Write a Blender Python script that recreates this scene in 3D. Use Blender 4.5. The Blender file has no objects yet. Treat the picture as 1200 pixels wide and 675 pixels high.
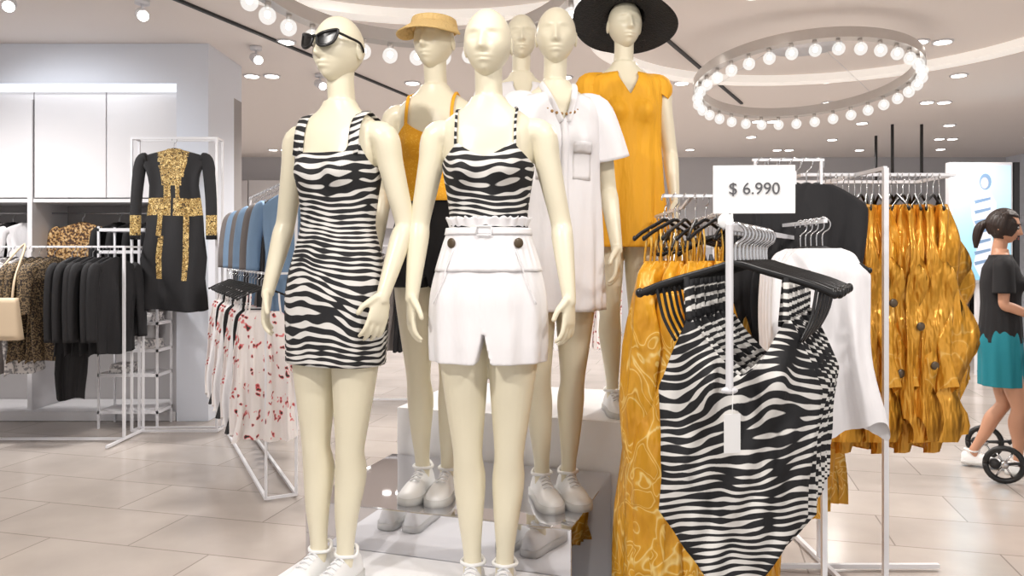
import bpy, bmesh, math, random
import numpy as np
from mathutils import Vector, Matrix
random.seed(7)
pi=math.pi
scene=bpy.context.scene
try:
    scene.view_settings.view_transform='Standard'
    scene.view_settings.look='None'
    scene.view_settings.exposure=0.18
except Exception: pass

# ------------------------------------------------------------------ materials
def srgb(r,g,b):
    f=lambda c:(c/255/12.92) if c/255<=.04045 else ((c/255+.055)/1.055)**2.4
    return (f(r),f(g),f(b),1)
def base_mat(name,col,rough=.5,metal=0.,bump=0.,bscale=150.,stretch=(1,1,1),coat=0.,emit=0.,sheen=0.,dist=.02):
    m=bpy.data.materials.new(name); m.use_nodes=True
    nt=m.node_tree; b=nt.nodes['Principled BSDF']
    b.inputs['Base Color'].default_value=col; b.inputs['Roughness'].default_value=rough
    b.inputs['Metallic'].default_value=metal
    if coat: b.inputs['Coat Weight'].default_value=coat
    if sheen: b.inputs['Sheen Weight'].default_value=sheen
    if emit:
        b.inputs['Emission Color'].default_value=col; b.inputs['Emission Strength'].default_value=emit
    tc=nt.nodes.new('ShaderNodeTexCoord'); mp=nt.nodes.new('ShaderNodeMapping')
    mp.inputs['Scale'].default_value=stretch
    nt.links.new(tc.outputs['Object'],mp.inputs['Vector'])
    if bump:
        n=nt.nodes.new('ShaderNodeTexNoise'); n.inputs['Scale'].default_value=bscale; n.inputs['Detail'].default_value=3
        bp=nt.nodes.new('ShaderNodeBump'); bp.inputs['Strength'].default_value=bump; bp.inputs['Distance'].default_value=dist
        nt.links.new(mp.outputs[0],n.inputs['Vector']); nt.links.new(n.outputs[0],bp.inputs['Height']); nt.links.new(bp.outputs[0],b.inputs['Normal'])
    return m
def N(nt,t,**k):
    n=nt.nodes.new(t)
    for a,v in k.items(): setattr(n,a,v)
    return n
def ramp_const(nt,fac,stops,b,interp='CONSTANT'):
    r=nt.nodes.new('ShaderNodeValToRGB'); r.color_ramp.interpolation=interp
    e=r.color_ramp.elements
    while len(e)<len(stops): e.new(.5)
    for i,(p,c) in enumerate(stops): e[i].position=p; e[i].color=c
    nt.links.new(fac,r.inputs[0]); nt.links.new(r.outputs[0],b.inputs['Base Color']); return r
def zebra_mat(name,freq=27.,warp=6.5,n1=3.4,n2=13,n3=11,a2=1.5,a3=2.8,bump=.3):
    m=base_mat(name,(1,1,1,1),.75,bump=bump,bscale=14,stretch=(1,1,.5)); nt=m.node_tree; b=nt.nodes['Principled BSDF']
    tc=N(nt,'ShaderNodeTexCoord'); sx=N(nt,'ShaderNodeSeparateXYZ'); nt.links.new(tc.outputs['Object'],sx.inputs[0])
    def noise(s,d=1.):
        n=N(nt,'ShaderNodeTexNoise'); n.inputs['Scale'].default_value=s; n.inputs['Detail'].default_value=d
        nt.links.new(tc.outputs['Object'],n.inputs['Vector']); return n.outputs[0]
    def M(op,a,bb,c=None):
        q=N(nt,'ShaderNodeMath',operation=op)
        for i,x in enumerate((a,bb,c)):
            if x is None: continue
            if isinstance(x,(int,float)): q.inputs[i].default_value=x
            else: nt.links.new(x,q.inputs[i])
        return q.outputs[0]
    v=M('MULTIPLY',sx.outputs['Z'],freq)
    v=M('MULTIPLY_ADD',noise(n1,0.),warp,v); v=M('MULTIPLY_ADD',noise(n2,0.),a2,v)
    s=M('SINE',M('MULTIPLY',v,2*pi),0)
    s=M('MULTIPLY_ADD',M('SUBTRACT',noise(n3,0.),.5),a3,s)
    s=M('MULTIPLY_ADD',s,.25,.5)
    ramp_const(nt,s,[(0,(.010,.010,.012,1)),(.545,(.010,.010,.012,1)),(.60,(.74,.72,.69,1))],b,'LINEAR')
    return m
def spot_mat(name,base,stops,scale=25,rough=.7,feature='F1',kind='vor',warp=.12,stretch=(1,1,1),bump=.35,detail=2,distort=0.,metal=0.,dist=.02):
    m=base_mat(name,base,rough,metal,bump=bump,bscale=11,stretch=(1,1,.4),dist=dist); nt=m.node_tree; b=nt.nodes['Principled BSDF']
    tc=N(nt,'ShaderNodeTexCoord'); mp=N(nt,'ShaderNodeMapping'); mp.inputs['Scale'].default_value=stretch; nt.links.new(tc.outputs['Object'],mp.inputs[0])
    if kind=='vor':
        n=N(nt,'ShaderNodeTexVoronoi',feature=feature); n.inputs['Scale'].default_value=scale
        dn=N(nt,'ShaderNodeTexNoise'); dn.inputs['Scale'].default_value=scale*.6
        mx=N(nt,'ShaderNodeMixRGB'); mx.inputs[0].default_value=warp
        nt.links.new(mp.outputs[0],mx.inputs[1]); nt.links.new(mp.outputs[0],dn.inputs['Vector']); nt.links.new(dn.outputs['Color'],mx.inputs[2])
        nt.links.new(mx.outputs[0],n.inputs['Vector'])
    else:
        n=N(nt,'ShaderNodeTexNoise'); n.inputs['Scale'].default_value=scale; n.inputs['Detail'].default_value=detail; n.inputs['Distortion'].default_value=distort
        nt.links.new(mp.outputs[0],n.inputs['Vector'])
    ramp_const(nt,n.outputs[0],stops,b,'LINEAR'); return m

M_man=base_mat('mannequin_cream',srgb(231,223,198),.34,coat=.15)
M_zeb=zebra_mat('zebra_fabric',46,9.5,2.8,12,21,1.3,3.0); M_zeb2=zebra_mat('zebra_swim_fabric',45,11,3.2,13,22,1.6,3.0,.6)
M_white=base_mat('white_linen',srgb(238,236,238),.8,bump=.6,bscale=9,stretch=(1.3,1.3,.45))
M_whitep=base_mat('white_gloss_paint',srgb(238,238,240),.25)
M_metalw=base_mat('white_metal',srgb(228,228,232),.3)
M_shoe=base_mat('white_leather',srgb(240,240,240),.45)
M_sole=base_mat('rubber_sole',srgb(210,210,208),.6)
M_yel=base_mat('mustard_crepe',srgb(238,172,34),.7,bump=1.,bscale=9,stretch=(1.5,1.5,.3),dist=.03)
M_yel2=spot_mat('mustard_lace',srgb(240,172,24),[(0,srgb(254,210,90)),(.25,srgb(248,190,50)),(.4,srgb(238,168,24))],60)
leaf=[(0,srgb(196,132,22)),(.40,srgb(216,154,34)),(.455,srgb(222,162,42)),(.475,srgb(246,216,138)),(.495,srgb(224,166,50)),(.56,srgb(208,146,30)),(.58,srgb(242,206,120)),(.60,srgb(216,156,36))]
M_gold=spot_mat('mustard_leaf_print',srgb(205,140,30),leaf,7,.36,kind='noise',stretch=(1.3,1.3,.8),bump=1.,detail=1,distort=1.6,metal=.15,dist=.04)
M_gold2=base_mat('mustard_satin',srgb(222,160,56),.30,.35,bump=1.,bscale=9,stretch=(1.5,1.5,.4),dist=.09)
M_gold3=spot_mat('mustard_satin_leaf',srgb(205,140,30),[(0,srgb(206,142,38)),(.46,srgb(218,156,50)),(.48,srgb(234,186,98)),(.50,srgb(218,156,50)),(1,srgb(208,146,40))],6,.30,kind='noise',bump=1.,detail=1,distort=1.2,metal=.35,dist=.07)
M_black=base_mat('black_fabric',srgb(22,21,24),.8,bump=.5,bscale=10,stretch=(1,1,.4))
M_blackp=base_mat('black_plastic',srgb(16,16,18),.35)
M_lens=base_mat('dark_lens',srgb(8,8,10),.3)
M_straw=base_mat('straw_weave',srgb(228,194,130),.8,bump=.6,bscale=90)
M_mirror=base_mat('mirror_steel',srgb(218,218,222),.03,metal=1.)
M_chrome=base_mat('chrome',srgb(200,200,202),.18,metal=1.)
M_denim=base_mat('denim',srgb(116,142,170),.85,bump=.3,bscale=12)
M_grey=base_mat('grey_fabric',srgb(112,106,104),.85,bump=.3,bscale=12)
M_beige=base_mat('beige_leather',srgb(205,184,156),.5)
M_floral=spot_mat('floral_print',srgb(235,228,226),[(0,srgb(30,30,36)),(.16,srgb(44,60,50)),(.19,srgb(190,50,60)),(.27,srgb(220,130,130)),(.33,srgb(236,230,228)),(1,srgb(236,230,228))],21)
M_leo=spot_mat('leopard_print',srgb(120,100,76),[(0,srgb(24,20,18)),(.46,srgb(40,32,26)),(.52,srgb(112,92,66)),(.7,srgb(150,130,98))],90,kind='noise')
M_leo2=spot_mat('ochre_paisley_print',srgb(150,110,60),[(0,srgb(40,26,20)),(.45,srgb(70,44,30)),(.52,srgb(170,126,66)),(.7,srgb(212,190,150))],50,kind='noise')
M_emb=spot_mat('gold_embroidery',srgb(200,160,60),[(0,srgb(30,24,14)),(.42,srgb(40,30,16)),(.47,srgb(190,148,72)),(.53,srgb(90,68,26)),(.58,srgb(232,206,140))],55,kind='noise',detail=4,distort=2.)
M_lace=spot_mat('white_lace_print',srgb(220,215,210),[(0,srgb(90,90,96)),(.44,srgb(150,148,150)),(.52,srgb(226,222,220))],45,kind='noise')
M_btn=base_mat('tortoise_button',srgb(84,70,52),.3)
M_skin=base_mat('skin',srgb(196,146,118),.5)
M_hair=base_mat('dark_hair',srgb(40,26,20),.5,bump=.5,bscale=60,stretch=(1,1,.1))
M_teal=base_mat('teal_fabric',srgb(20,122,136),.8,bump=.2,bscale=12)
M_lips=base_mat('lips',srgb(160,80,76),.5)
M_necklace=base_mat('wood_beads',srgb(170,130,80),.5)
M_tag=base_mat('paper_card',srgb(240,240,240),.7)
M_ink=base_mat('ink',srgb(90,90,94),.8)
M_wall=base_mat('wall_paint',srgb(226,231,241),.7)
M_wall2=base_mat('wall_paint_grey',srgb(200,200,204),.7)
M_panel=base_mat('cabinet_lacquer',srgb(222,220,222),.4)
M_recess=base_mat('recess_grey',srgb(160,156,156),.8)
M_ceil=base_mat('ceiling_plaster',srgb(238,231,227),.8)
M_dark=base_mat('dark_metal',srgb(40,40,42),.5)
def emis(name,col,s):
    m=base_mat(name,col,.5); b=m.node_tree.nodes['Principled BSDF']
    b.inputs['Emission Color'].default_value=col; b.inputs['Emission Strength'].default_value=s; return m
M_lamp=emis('lamp_emitter',(1,.95,.88,1),7); M_cove=emis('cove_glow',(.93,.96,1,1),.8)
M_bulb=bpy.data.materials.new('clear_bulb_glass'); M_bulb.use_nodes=True
nt=M_bulb.node_tree; nt.nodes.clear(); o=N(nt,'ShaderNodeOutputMaterial'); mx=N(nt,'ShaderNodeMixShader'); tr=N(nt,'ShaderNodeBsdfTransparent'); gl=N(nt,'ShaderNodeEmission')
gl.inputs[0].default_value=(1,.97,.93,1); gl.inputs[1].default_value=1.05; mx.inputs[0].default_value=.42
nt.links.new(tr.outputs[0],mx.inputs[1]); nt.links.new(gl.outputs[0],mx.inputs[2]); nt.links.new(mx.outputs[0],o.inputs[0])
# floor tiles
M_floor=base_mat('floor_tile',srgb(200,188,178),.18); nt=M_floor.node_tree; b=nt.nodes['Principled BSDF']
tc=N(nt,'ShaderNodeTexCoord'); mp=N(nt,'ShaderNodeMapping'); mp.inputs['Rotation'].default_value=(0,0,math.radians(14))
br=N(nt,'ShaderNodeTexBrick'); br.inputs['Color1'].default_value=srgb(206,196,188); br.inputs['Color2'].default_value=srgb(194,184,176); br.inputs['Mortar'].default_value=srgb(160,150,143)
br.inputs['Scale'].default_value=1; br.inputs['Mortar Size'].default_value=.004; br.inputs['Brick Width'].default_value=.9; br.inputs['Row Height'].default_value=.45
nz=N(nt,'ShaderNodeTexNoise'); nz.inputs['Scale'].default_value=2.2; nz.inputs['Detail'].default_value=6
mc=N(nt,'ShaderNodeMixRGB',blend_type='MULTIPLY'); mc.inputs[0].default_value=.38
nt.links.new(tc.outputs['Object'],mp.inputs[0]); nt.links.new(mp.outputs[0],br.inputs[0]); nt.links.new(mp.outputs[0],nz.inputs['Vector'])
nt.links.new(br.outputs[0],mc.inputs[1]); nt.links.new(nz.outputs[0],mc.inputs[2]); nt.links.new(mc.outputs[0],b.inputs['Base Color'])

# ------------------------------------------------------------------ geometry helpers
class Geo:
    def __init__(s): s.v=[]; s.f=[]; s.m=[]
    def add(s,vf,mi=0):
        k=len(s.v); s.v+= [tuple(p) for p in vf[0]]
        for f in vf[1]: s.f.append(tuple(i+k for i in f)); s.m.append(mi)
        return s
    def mesh(s,name,mats,smooth=True,pred=None):
        me=bpy.data.meshes.new(name); me.from_pydata(s.v,[],s.f)
        for m in mats: me.materials.append(m)
        for p,mi in zip(me.polygons,s.m): p.material_index=mi; p.use_smooth=smooth
        if pred:
            for p in me.polygons:
                r=pred(p.center)
                if r is not None: p.material_index=r
        bm=bmesh.new(); bm.from_mesh(me); bmesh.ops.recalc_face_normals(bm,faces=bm.faces); bm.to_mesh(me); bm.free()
        return me
    def obj(s,name,mats,parent=None,loc=(0,0,0),rz=0,smooth=True,pred=None):
        if not isinstance(mats,(list,tuple)): mats=[mats]
        return put(name,s.mesh(name,mats,smooth,pred),parent,loc,rz)
def put(name,me,parent=None,loc=(0,0,0),rz=0,scale=1):
    o=bpy.data.objects.new(name,me); scene.collection.objects.link(o)
    o.location=loc; o.rotation_euler=(0,0,rz); o.scale=(scale,)*3
    if parent: o.parent=parent
    return o
def root(name,loc=(0,0,0),rz=0,scale=1): return put(name,None,None,loc,rz,scale)
def cr(A,k=6):
    A=np.array(A,float); out=[]
    n=len(A)
    for i in range(n-1):
        p0=A[max(i-1,0)];p1=A[i];p2=A[i+1];p3=A[min(i+2,n-1)]
        for j in range(k):
            t=j/k
            out.append(.5*((2*p1)+(-p0+p2)*t+(2*p0-5*p1+4*p2-p3)*t*t+(-p0+3*p1-3*p2+p3)*t**3))
    out.append(A[-1]); return np.array(out)
def tube(path,rad,n=14,ref=None,caps=True):
    P=[Vector(p) for p in path]; m=len(P)
    if isinstance(rad,(int,float)): rad=[rad]*m
    vs=[];fs=[];prev=None
    for i in range(m):
        t=(P[min(i+1,m-1)]-P[max(i-1,0)])
        t=t.normalized() if t.length>1e-9 else Vector((0,0,1))
        if ref is not None: a=Vector(ref)-t*t.dot(Vector(ref))
        elif prev is None: a=t.orthogonal()
        else: a=prev-t*t.dot(prev)
        a.normalize(); bb=t.cross(a); prev=a
        r=rad[i]; ra,rb=(r if isinstance(r,(tuple,list,np.ndarray)) else (r,r))
        for j in range(n):
            th=2*pi*(j+.5)/n; vs.append(P[i]+a*(ra*math.cos(th))+bb*(rb*math.sin(th)))
    for i in range(m-1):
        for j in range(n):
            k=(j+1)%n; fs.append((i*n+j,i*n+k,(i+1)*n+k,(i+1)*n+j))
    if caps: fs.append(tuple(range(n))[::-1]); fs.append(tuple((m-1)*n+j for j in range(n)))
    return vs,fs
def stube(pts,rad,n=14,k=5,ref=None,caps=True):
    if isinstance(rad,(int,float)): rad=[rad]*len(pts)
    R=[r if isinstance(r,(tuple,list)) else (r,r) for r in rad]
    A=cr([list(p)+list(r) for p,r in zip(pts,R)],k)
    return tube([tuple(a[:3]) for a in A],[tuple(a[3:]) for a in A],n,ref,caps)
def box(x0,x1,y0,y1,z0,z1):
    v=[(x,y,z) for z in (z0,z1) for y in (y0,y1) for x in (x0,x1)]
    return v,[(0,1,3,2),(4,5,7,6),(0,1,5,4),(2,3,7,6),(0,2,6,4),(1,3,7,5)]
def bar(p,q,r=.012):
    r=r*.82
    return tube([p,q],[(r*1.2,r*1.2)]*2,4,ref=(0.001,.01,1) if abs(Vector(q)[2]-Vector(p)[2])<.5*(Vector(q)-Vector(p)).length else (1,0,0))
def ell(c,rx,ry,rz,nu=20,nv=12):
    vs=[];fs=[]
    for i in range(nv+1):
        ph=pi*i/nv
        for j in range(nu):
            th=2*pi*j/nu; vs.append((c[0]+rx*math.sin(ph)*math.cos(th),c[1]+ry*math.sin(ph)*math.sin(th),c[2]+rz*math.cos(ph)))
    for i in range(nv):
        for j in range(nu):
            k=(j+1)%nu; fs.append((i*nu+j,i*nu+k,(i+1)*nu+k,(i+1)*nu+j))
    return vs,fs
def xf(vf,M):
    return [M@Vector(v) for v in vf[0]],vf[1]
def remesh(o,vx,it=3):
    m=o.modifiers.new('r','REMESH'); m.mode='VOXEL'; m.voxel_size=vx; m.use_smooth_shade=True
    s=o.modifiers.new('s','SMOOTH'); s.factor=.5; s.iterations=it
def solid(o,t=.004):
    m=o.modifiers.new('t','SOLIDIFY'); m.thickness=t; m.offset=1
def bevel(o,w=.006):
    m=o.modifiers.new('b','BEVEL'); m.width=w; m.segments=2; m.limit_method='ANGLE'

# ------------------------------------------------------------------ figure
TZ=[.50,.60,.70,.80,.88,.95,1.02,1.10,1.18,1.26,1.34,1.42,1.47,1.50,1.53,1.56,1.60]
TX=[.150,.152,.155,.160,.165,.165,.155,.132,.113,.120,.133,.143,.150,.147,.115,.070,.047]
TY=[.11,.11,.11,.108,.107,.108,.10,.09,.08,.083,.088,.088,.08,.07,.060,.053,.048]
D=cr(np.array([TZ,TX,TY]).T,10)
def rxy(z): return float(np.interp(z,D[:,0],D[:,1])),float(np.interp(z,D[:,0],D[:,2]))
def S(th,z,off=0,loose=None):
    rx,ry=rxy(z); rx+=off; ry+=off
    if loose:
        lx=float(np.interp(z,loose[0],loose[1])); ly=float(np.interp(z,loose[0],loose[2])); rx=max(rx,lx); ry=max(ry,ly)
    c,s=math.cos(th),math.sin(th); e=2/2.3
    x=rx*math.copysign(abs(c)**e,c); y=ry*math.copysign(abs(s)**e,s)
    if s<0:
        for q in (-1,1): y-=.043*math.exp(-((x-q*.066)/.046)**2-((z-1.345)/.045)**2)
    else:
        for q in (-1,1): y+=.028*math.exp(-((x-q*.07)/.06)**2-((z-.93)/.07)**2)
    return x,y,z
def loft(fn,rows,n,caps=False):
    vs=[];fs=[]
    for i in range(rows+1):
        for j in range(n): vs.append(fn(2*pi*j/n,i/rows))
    for i in range(rows):
        for j in range(n):
            k=(j+1)%n; fs.append((i*n+j,i*n+k,(i+1)*n+k,(i+1)*n+j))
    if caps: fs.append(tuple(range(n))); fs.append(tuple(rows*n+j for j in range(n)))
    return vs,fs
def headpt(th,ph,off=0.):
    dx,dy,dz=math.sin(ph)*math.cos(th),math.sin(ph)*math.sin(th),math.cos(ph)
    z=.110*dz
    wj=1-.30*max(0,-dz)**1.6 if dz<0 else 1.
    x=.076*dx*wj*(1+.03*dz); y=.094*dy*(1 if dy<0 else 1.0)
    if dz<0:
        if dy>0: y*=1-.42*(-dz)**1.3
        else: y*=1+.05*(-dz)
        y-=.012*(-dz)
    if dy<-.05:
        f=min(1,(-dy)*2)
        g=lambda cx,cz,sx,sz:math.exp(-((abs(x)-cx)/sx)**2-((z-cz)/sz)**2)
        b=0
        zz=z
        if -.05<zz<.03:
            pr=(.03-zz)/.062 if zz>-.032 else max(0,1-((-.032-zz)/.013)**1.5)
            b+=.027*min(1,pr)*math.exp(-(x/(.0075+.006*max(0,min(1,pr))))**2)
        b-=.012*g(.030,.008,.017,.013); b+=.007*g(.030,.007,.012,.007)
        b+=.008*g(.0,-.056,.021,.0055)+.009*g(.0,-.068,.018,.006)-.004*g(0,-.0615,.022,.003)
        b+=.009*g(0,-.094,.02,.014); b+=.003*g(.036,-.03,.018,.02); b+=.004*g(.03,.03,.022,.008)
        y-=b*f
    n=Vector((dx,dy,dz))*off
    return x+n.x,y+n.y,z+n.z
def sphere_grid(fn,nu,nv,v0=0.,v1=1.):
    return loft(lambda th,t:fn(th,pi*(v0+(v1-v0)*t)),nv,nu)
def hand(G,side,w,h,wid,curl=.35,mi=0):
    w=Vector(w);h=Vector(h).normalized(); wid=Vector(wid); wid=(wid-h*wid.dot(h)).normalized(); n=h.cross(wid)*(1 if side<0 else -1)
    if n.x*side>0 and abs(n.x)>.3: n=-n
    G.add(stube([w-h*.02,w+h*.005,w+h*.03,w+h*.07,w+h*.088,w+h*.094],[(.022,.017),(.022,.016),(.032,.015),(.038,.013),(.036,.010),(.028,.005)],16,4,ref=wid),mi)
    for q,L in ((.029,.070),(.010,.078),(-.010,.073),(-.028,.057)):
        p=w+h*.078+wid*q*.95; dr=(h+wid*q*3.2).normalized(); pts=[p];rr=[.0088]; a=curl*.4
        for k,seg in enumerate((.46,.31,.23)):
            dd=dr*math.cos(a)+n*math.sin(a); p=p+dd*L*seg; pts.append(p); rr.append(.0083-.0008*k); a+=curl
        pts.append(p+dd*.006); rr.append(.004)
        G.add(stube(pts,rr,10,3),mi)
    p=w+h*.018+wid*.026; d1=(h*.72+wid*.62+n*.25).normalized(); d2=(h*.92+wid*.25+n*.3).normalized()
    G.add(stube([p-d1*.012,p+d1*.022,p+d1*.045,p+d1*.045+d2*.026,p+d1*.045+d2*.033],[.013,.012,.0095,.0085,.004],10,4),mi)
def shoe(ax,ay):
    G=Geo(); ys=[.078,.072,.05,.015,-.02,-.06,-.10,-.14,-.17,-.185,-.19]
    W=[.014,.028,.036,.037,.038,.041,.046,.046,.036,.022,.008]; H=[.05,.066,.076,.074,.078,.066,.05,.040,.032,.024,.014]
    def up(th,t):
        a=cr(np.array([ys,W,H]).T,4); i=t*(len(a)-1); k=int(round(i)); y,w,hh=a[k]
        c,s=math.cos(th),math.sin(th)
        x=w*math.copysign(abs(c)**.85,c)*(1-.22*max(0,s)*(hh>.055)); z=.014+(hh*(max(0,s)**.8) if s>0 else .006*s)
        return ax+x,ay+y,z
    G.add(loft(up,40,28,True),0)
    def so(th,t):
        a=cr(np.array([ys,W,H]).T,4)
        s=math.sin(th);c=math.cos(th)
        y=-.056-.138*math.copysign(abs(s)**.9,s); w=float(np.interp(-y,-a[:,0],a[:,1]))+.005
        x=w*(1 if c>0 else -1)*min(1,abs(c)*3.2)
        return ax+x,ay+y,.0+.026*t
    G.add(loft(so,2,40,True),1)
    for k in range(5):
        y=-.012-.02*k; hh=float(np.interp(-y,[-v for v in ys],H)); w=.019
        G.add(stube([(ax-w,ay+y,.018+hh*.87),(ax,ay+y-.004,.021+hh),(ax+w,ay+y,.018+hh*.87)],.0035,6,4),2)
    G.add(stube([(ax-.028,ay+.03,.10),(ax-.036,ay-.0,.094),(ax,ay-.035,.098),(ax+.036,ay,.094),(ax+.028,ay+.03,.10),(ax,ay+.058,.106),(ax-.028,ay+.03,.10)],.006,8,5),0)
    return G
DEF_ARM=((.222,.02,1.185),(.222,-.05,.955),(0,-.12,-1))
def figure(name,loc,yaw,scale=1.,skin=None,head_yaw=0,head_pitch=0,arms=None,legs=None,shoes=True,hs=1.,curl=.35,lean=0.):
    skin=skin or M_man
    R=root(name,loc,math.radians(yaw),scale); R.rotation_euler.y=math.radians(lean)
    G=Geo()
    G.add(loft(lambda th,t:S(th,.85+.735*t),70,56,True))
    G.add(stube([(0,.015,1.50),(0,.008,1.58),(0,-.002,1.65),(0,-.004,1.70)],[(.07,.05),(.047,.047),(.044,.046),(.046,.05)],24,5,ref=(1,0,0)))
    arms=arms or {}
    for sd in (-1,1):
        e,w,hd=arms.get(sd,DEF_ARM)[:3]; cl=arms[sd][3] if sd in arms and len(arms[sd])>3 else curl
        sh=Vector((.170*sd,.0,1.462)); e=Vector((e[0]*sd,e[1],e[2])); w=Vector((w[0]*sd,w[1],w[2])); hd=Vector((hd[0]*sd,hd[1],hd[2]))
        G.add(stube([(.11*sd,0,1.475),sh,sh.lerp(e,.3),sh.lerp(e,.65),e,e.lerp(w,.2),e.lerp(w,.55),w,w+hd.normalized()*.02],
              [.040,.046,.042,.037,.033,.035,.030,.022,.022],20,5))
        wid=(-.45*sd,-.9,0) if hd.normalized().z<-.6 else (-sd,0,.25)
        hand(G,sd,w,hd,wid,cl)
        kn,an=(legs or {}).get(sd,((.068,-.005,.48),(.052,.0,.10)))
        kn=Vector((kn[0]*sd,kn[1],kn[2])); an=Vector((an[0]*sd,an[1],an[2])); hp=Vector((.085*sd,0,.90))
        cf=kn.lerp(an,.33)+Vector((0,.012,0))
        G.add(stube([hp,hp.lerp(kn,.25),hp.lerp(kn,.5),hp.lerp(kn,.8),kn,kn.lerp(an,.13),cf,kn.lerp(an,.62),an.lerp(kn,.12),an,an-Vector((0,.01,.05))],
              [.080,.083,.074,.060,.050,.047,.052,.041,.030,.029,.03],24,5))
        if shoes:
            s=shoe(an.x,an.y-.0); so=s.obj('sneaker_%s'%('l' if sd>0 else 'r'),[M_shoe,M_sole,M_whitep],R); so.location.z=max(0,an.z-.10)
    b=G.obj('body',skin,R); remesh(b,.0045,3)
    H=Geo(); H.add(sphere_grid(headpt,96,72))
    for q in (-1,1): H.add(xf(ell((0,0,0),.007,.017,.028),Matrix.Translation((.0745*q,.012,-.008))@Matrix.Rotation(.25,4,'X')))
    h=H.obj('head',skin,R,(0,-.012,1.752)); h.rotation_euler=(math.radians(head_pitch),0,math.radians(head_yaw)); h.scale=(hs,)*3
    return R,h
def torso_garment(name,R,mat,zb,T,off=.008,loose=None,fold=0.,nf=9,ph=0.,rows=60,n=140,rag=0.):
    def fn(th,t):
        z=zb+(T(th)-zb)*t; o=off
        x,y,z=S(th,z,o,loose)
        k=max(0,min(1,(1.30-z)/.5)) if fold else 0
        w=fold*k*(math.sin(th*nf+ph+z*3)+.5*math.sin(th*(nf*2+1)+ph*2-z*5))
        x*=1+w/ .15; y*=1+w/.10
        return x,y,z
    o=Geo().add(loft(fn,rows,n)).obj(name,mat,R); solid(o,.004); return o
def strap(R,x0,w,mat,zf,zb,off=.010,name='strap',thick=.0022,xin=0.):
    G=Geo()
    for sd in (-1,1):
        pts=[]
        zt=1.47
        while rxy(zt)[0]>x0+.012 and zt<1.6: zt+=.002
        def on(z,front,x):
            rx,ry=rxy(z); c=min(.999,x/(rx)); th=math.acos(max(-1,min(1,c**(2.3/2))))
            th=-th if front else th
            p=S(th,z,off); return (sd*p[0],p[1],p[2])
        for k in range(14):
            z=zf+(zt-zf)*(k/13)**.8; pts.append(on(z,True,x0+xin*(1-k/13)))
        pts.append((sd*x0,0,zt+off+.004))
        for k in range(10):
            z=zt+(zb-zt)*((k+1)/10)**1.2; pts.append(on(z,False,x0))
        G.add(tube(pts,[(w/2,thick)]*len(pts),8,ref=(1,0,0)))
    return G.obj(name,mat,R)
def sleeves(R,mat,arms,frac,r0,r1,name='sleeve',zs=1.475,ox=0.):
    for sd in (-1,1):
        e=(arms or {}).get(sd,DEF_ARM)[0]; sh=Vector((.145*sd,0,zs)); e=Vector(((e[0]+ox)*sd,e[1],e[2]))
        q=sh.lerp(e,frac)
        o=Geo().add(stube([sh-Vector((.05*sd,0,-.015)),sh+Vector((.012*sd,0,.0)),sh.lerp(q,.5)+Vector((.012*sd,0,0)),q],[(r0*.8,r0*.8),(r0,r0),((r0+r1)/2,(r0+r1)/2),(r1,r1)],28,5,caps=False)).obj(name+('_l' if sd>0 else '_r'),mat,R); solid(o,.003)
def shorts(R,mat,zt,zb,off=.012,name='shorts',flare=.02,crotch=.835,vee=.03,fold=.004):
    # two half-shells that follow the hips and split into legs below the crotch
    G=Geo()
    for sd in (-1,1):
        def lf(th,t,sd=sd):
            z=zt+(zb-zt)*t
            k=max(0,min(1,(1.10-z)/.30)); x,y,z=S(th,z,off+flare*k+fold*(.4+k)*math.sin(th*11+z*3))
            if z<crotch:
                lim=.002+vee*((crotch-z)/(crotch-zb))**1.2
                if x*sd<lim: x=lim*sd
            elif x*sd<-.004: x=-.004*sd
            return x,y,z
        G.add(loft(lf,70,120,True))
    o=G.obj(name,mat,R); remesh(o,.0045,2); return o

BASE=.32; MID=.48; TOP=.695
# A : zebra dress
A,hA=figure('mannequin',(-.60,2.55,BASE+.004),-22,head_yaw=-6,lean=1.3,arms={-1:((.235,.03,1.19),(.255,-.03,.955),(.05,-.1,-1)),1:((.225,.05,1.185),(.215,-.06,.96),(-.10,-.25,-1))})
def T_sq(th):
    x=abs(math.cos(th))
    if math.sin(th)<0:
        a=.50; b=.66; top=1.475
        if x<a: return 1.405
        if x<b: return 1.405+(top-1.405)*((x-a)/(b-a))
        return top-(top-1.365)*((x-b)/(1-b))**.8
    return 1.45-.085*x**3
torso_garment('zebra_dress',A,M_zeb,.725,T_sq,.010,fold=.002,loose=([.5,.7,.95,1.05],[.160,.163,.172,.1],[.118,.118,.12,.05]))
strap(A,.098,.042,M_zeb,1.40,1.40,name='dress_strap',off=.011)
G=Geo()
for q in (-1,1):
    pts=[(q*.006,-.108,.016),(q*.030,-.108,.024),(q*.060,-.092,.032),(q*.068,-.085,.029),(q*.060,-.096,-.002),(q*.036,-.108,-.014),(q*.014,-.112,-.008),(q*.006,-.108,.016)]
    G.add(stube(pts,.0045,8,4),0)
    c=(q*.034,-.107,.009); vs=[c]+[tuple(p) for p in cr(pts[:-1],4)]; G.add((vs,[(0,i,i+1) for i in range(1,len(vs)-1)]+[(0,len(vs)-1,1)]),1)
    G.add(stube([(q*.066,-.086,.026),(q*.080,-.05,.018),(q*.082,.0,.012),(q*.081,.02,-.01)],.0038,6,4),0)
G.add(stube([(-.008,-.110,.014),(0,-.116,.017),(.008,-.110,.014)],.004,6,4),0)
o=G.obj('sunglasses',[M_blackp,M_lens],hA); o.scale=(1.06,1.06,1.1)
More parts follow.
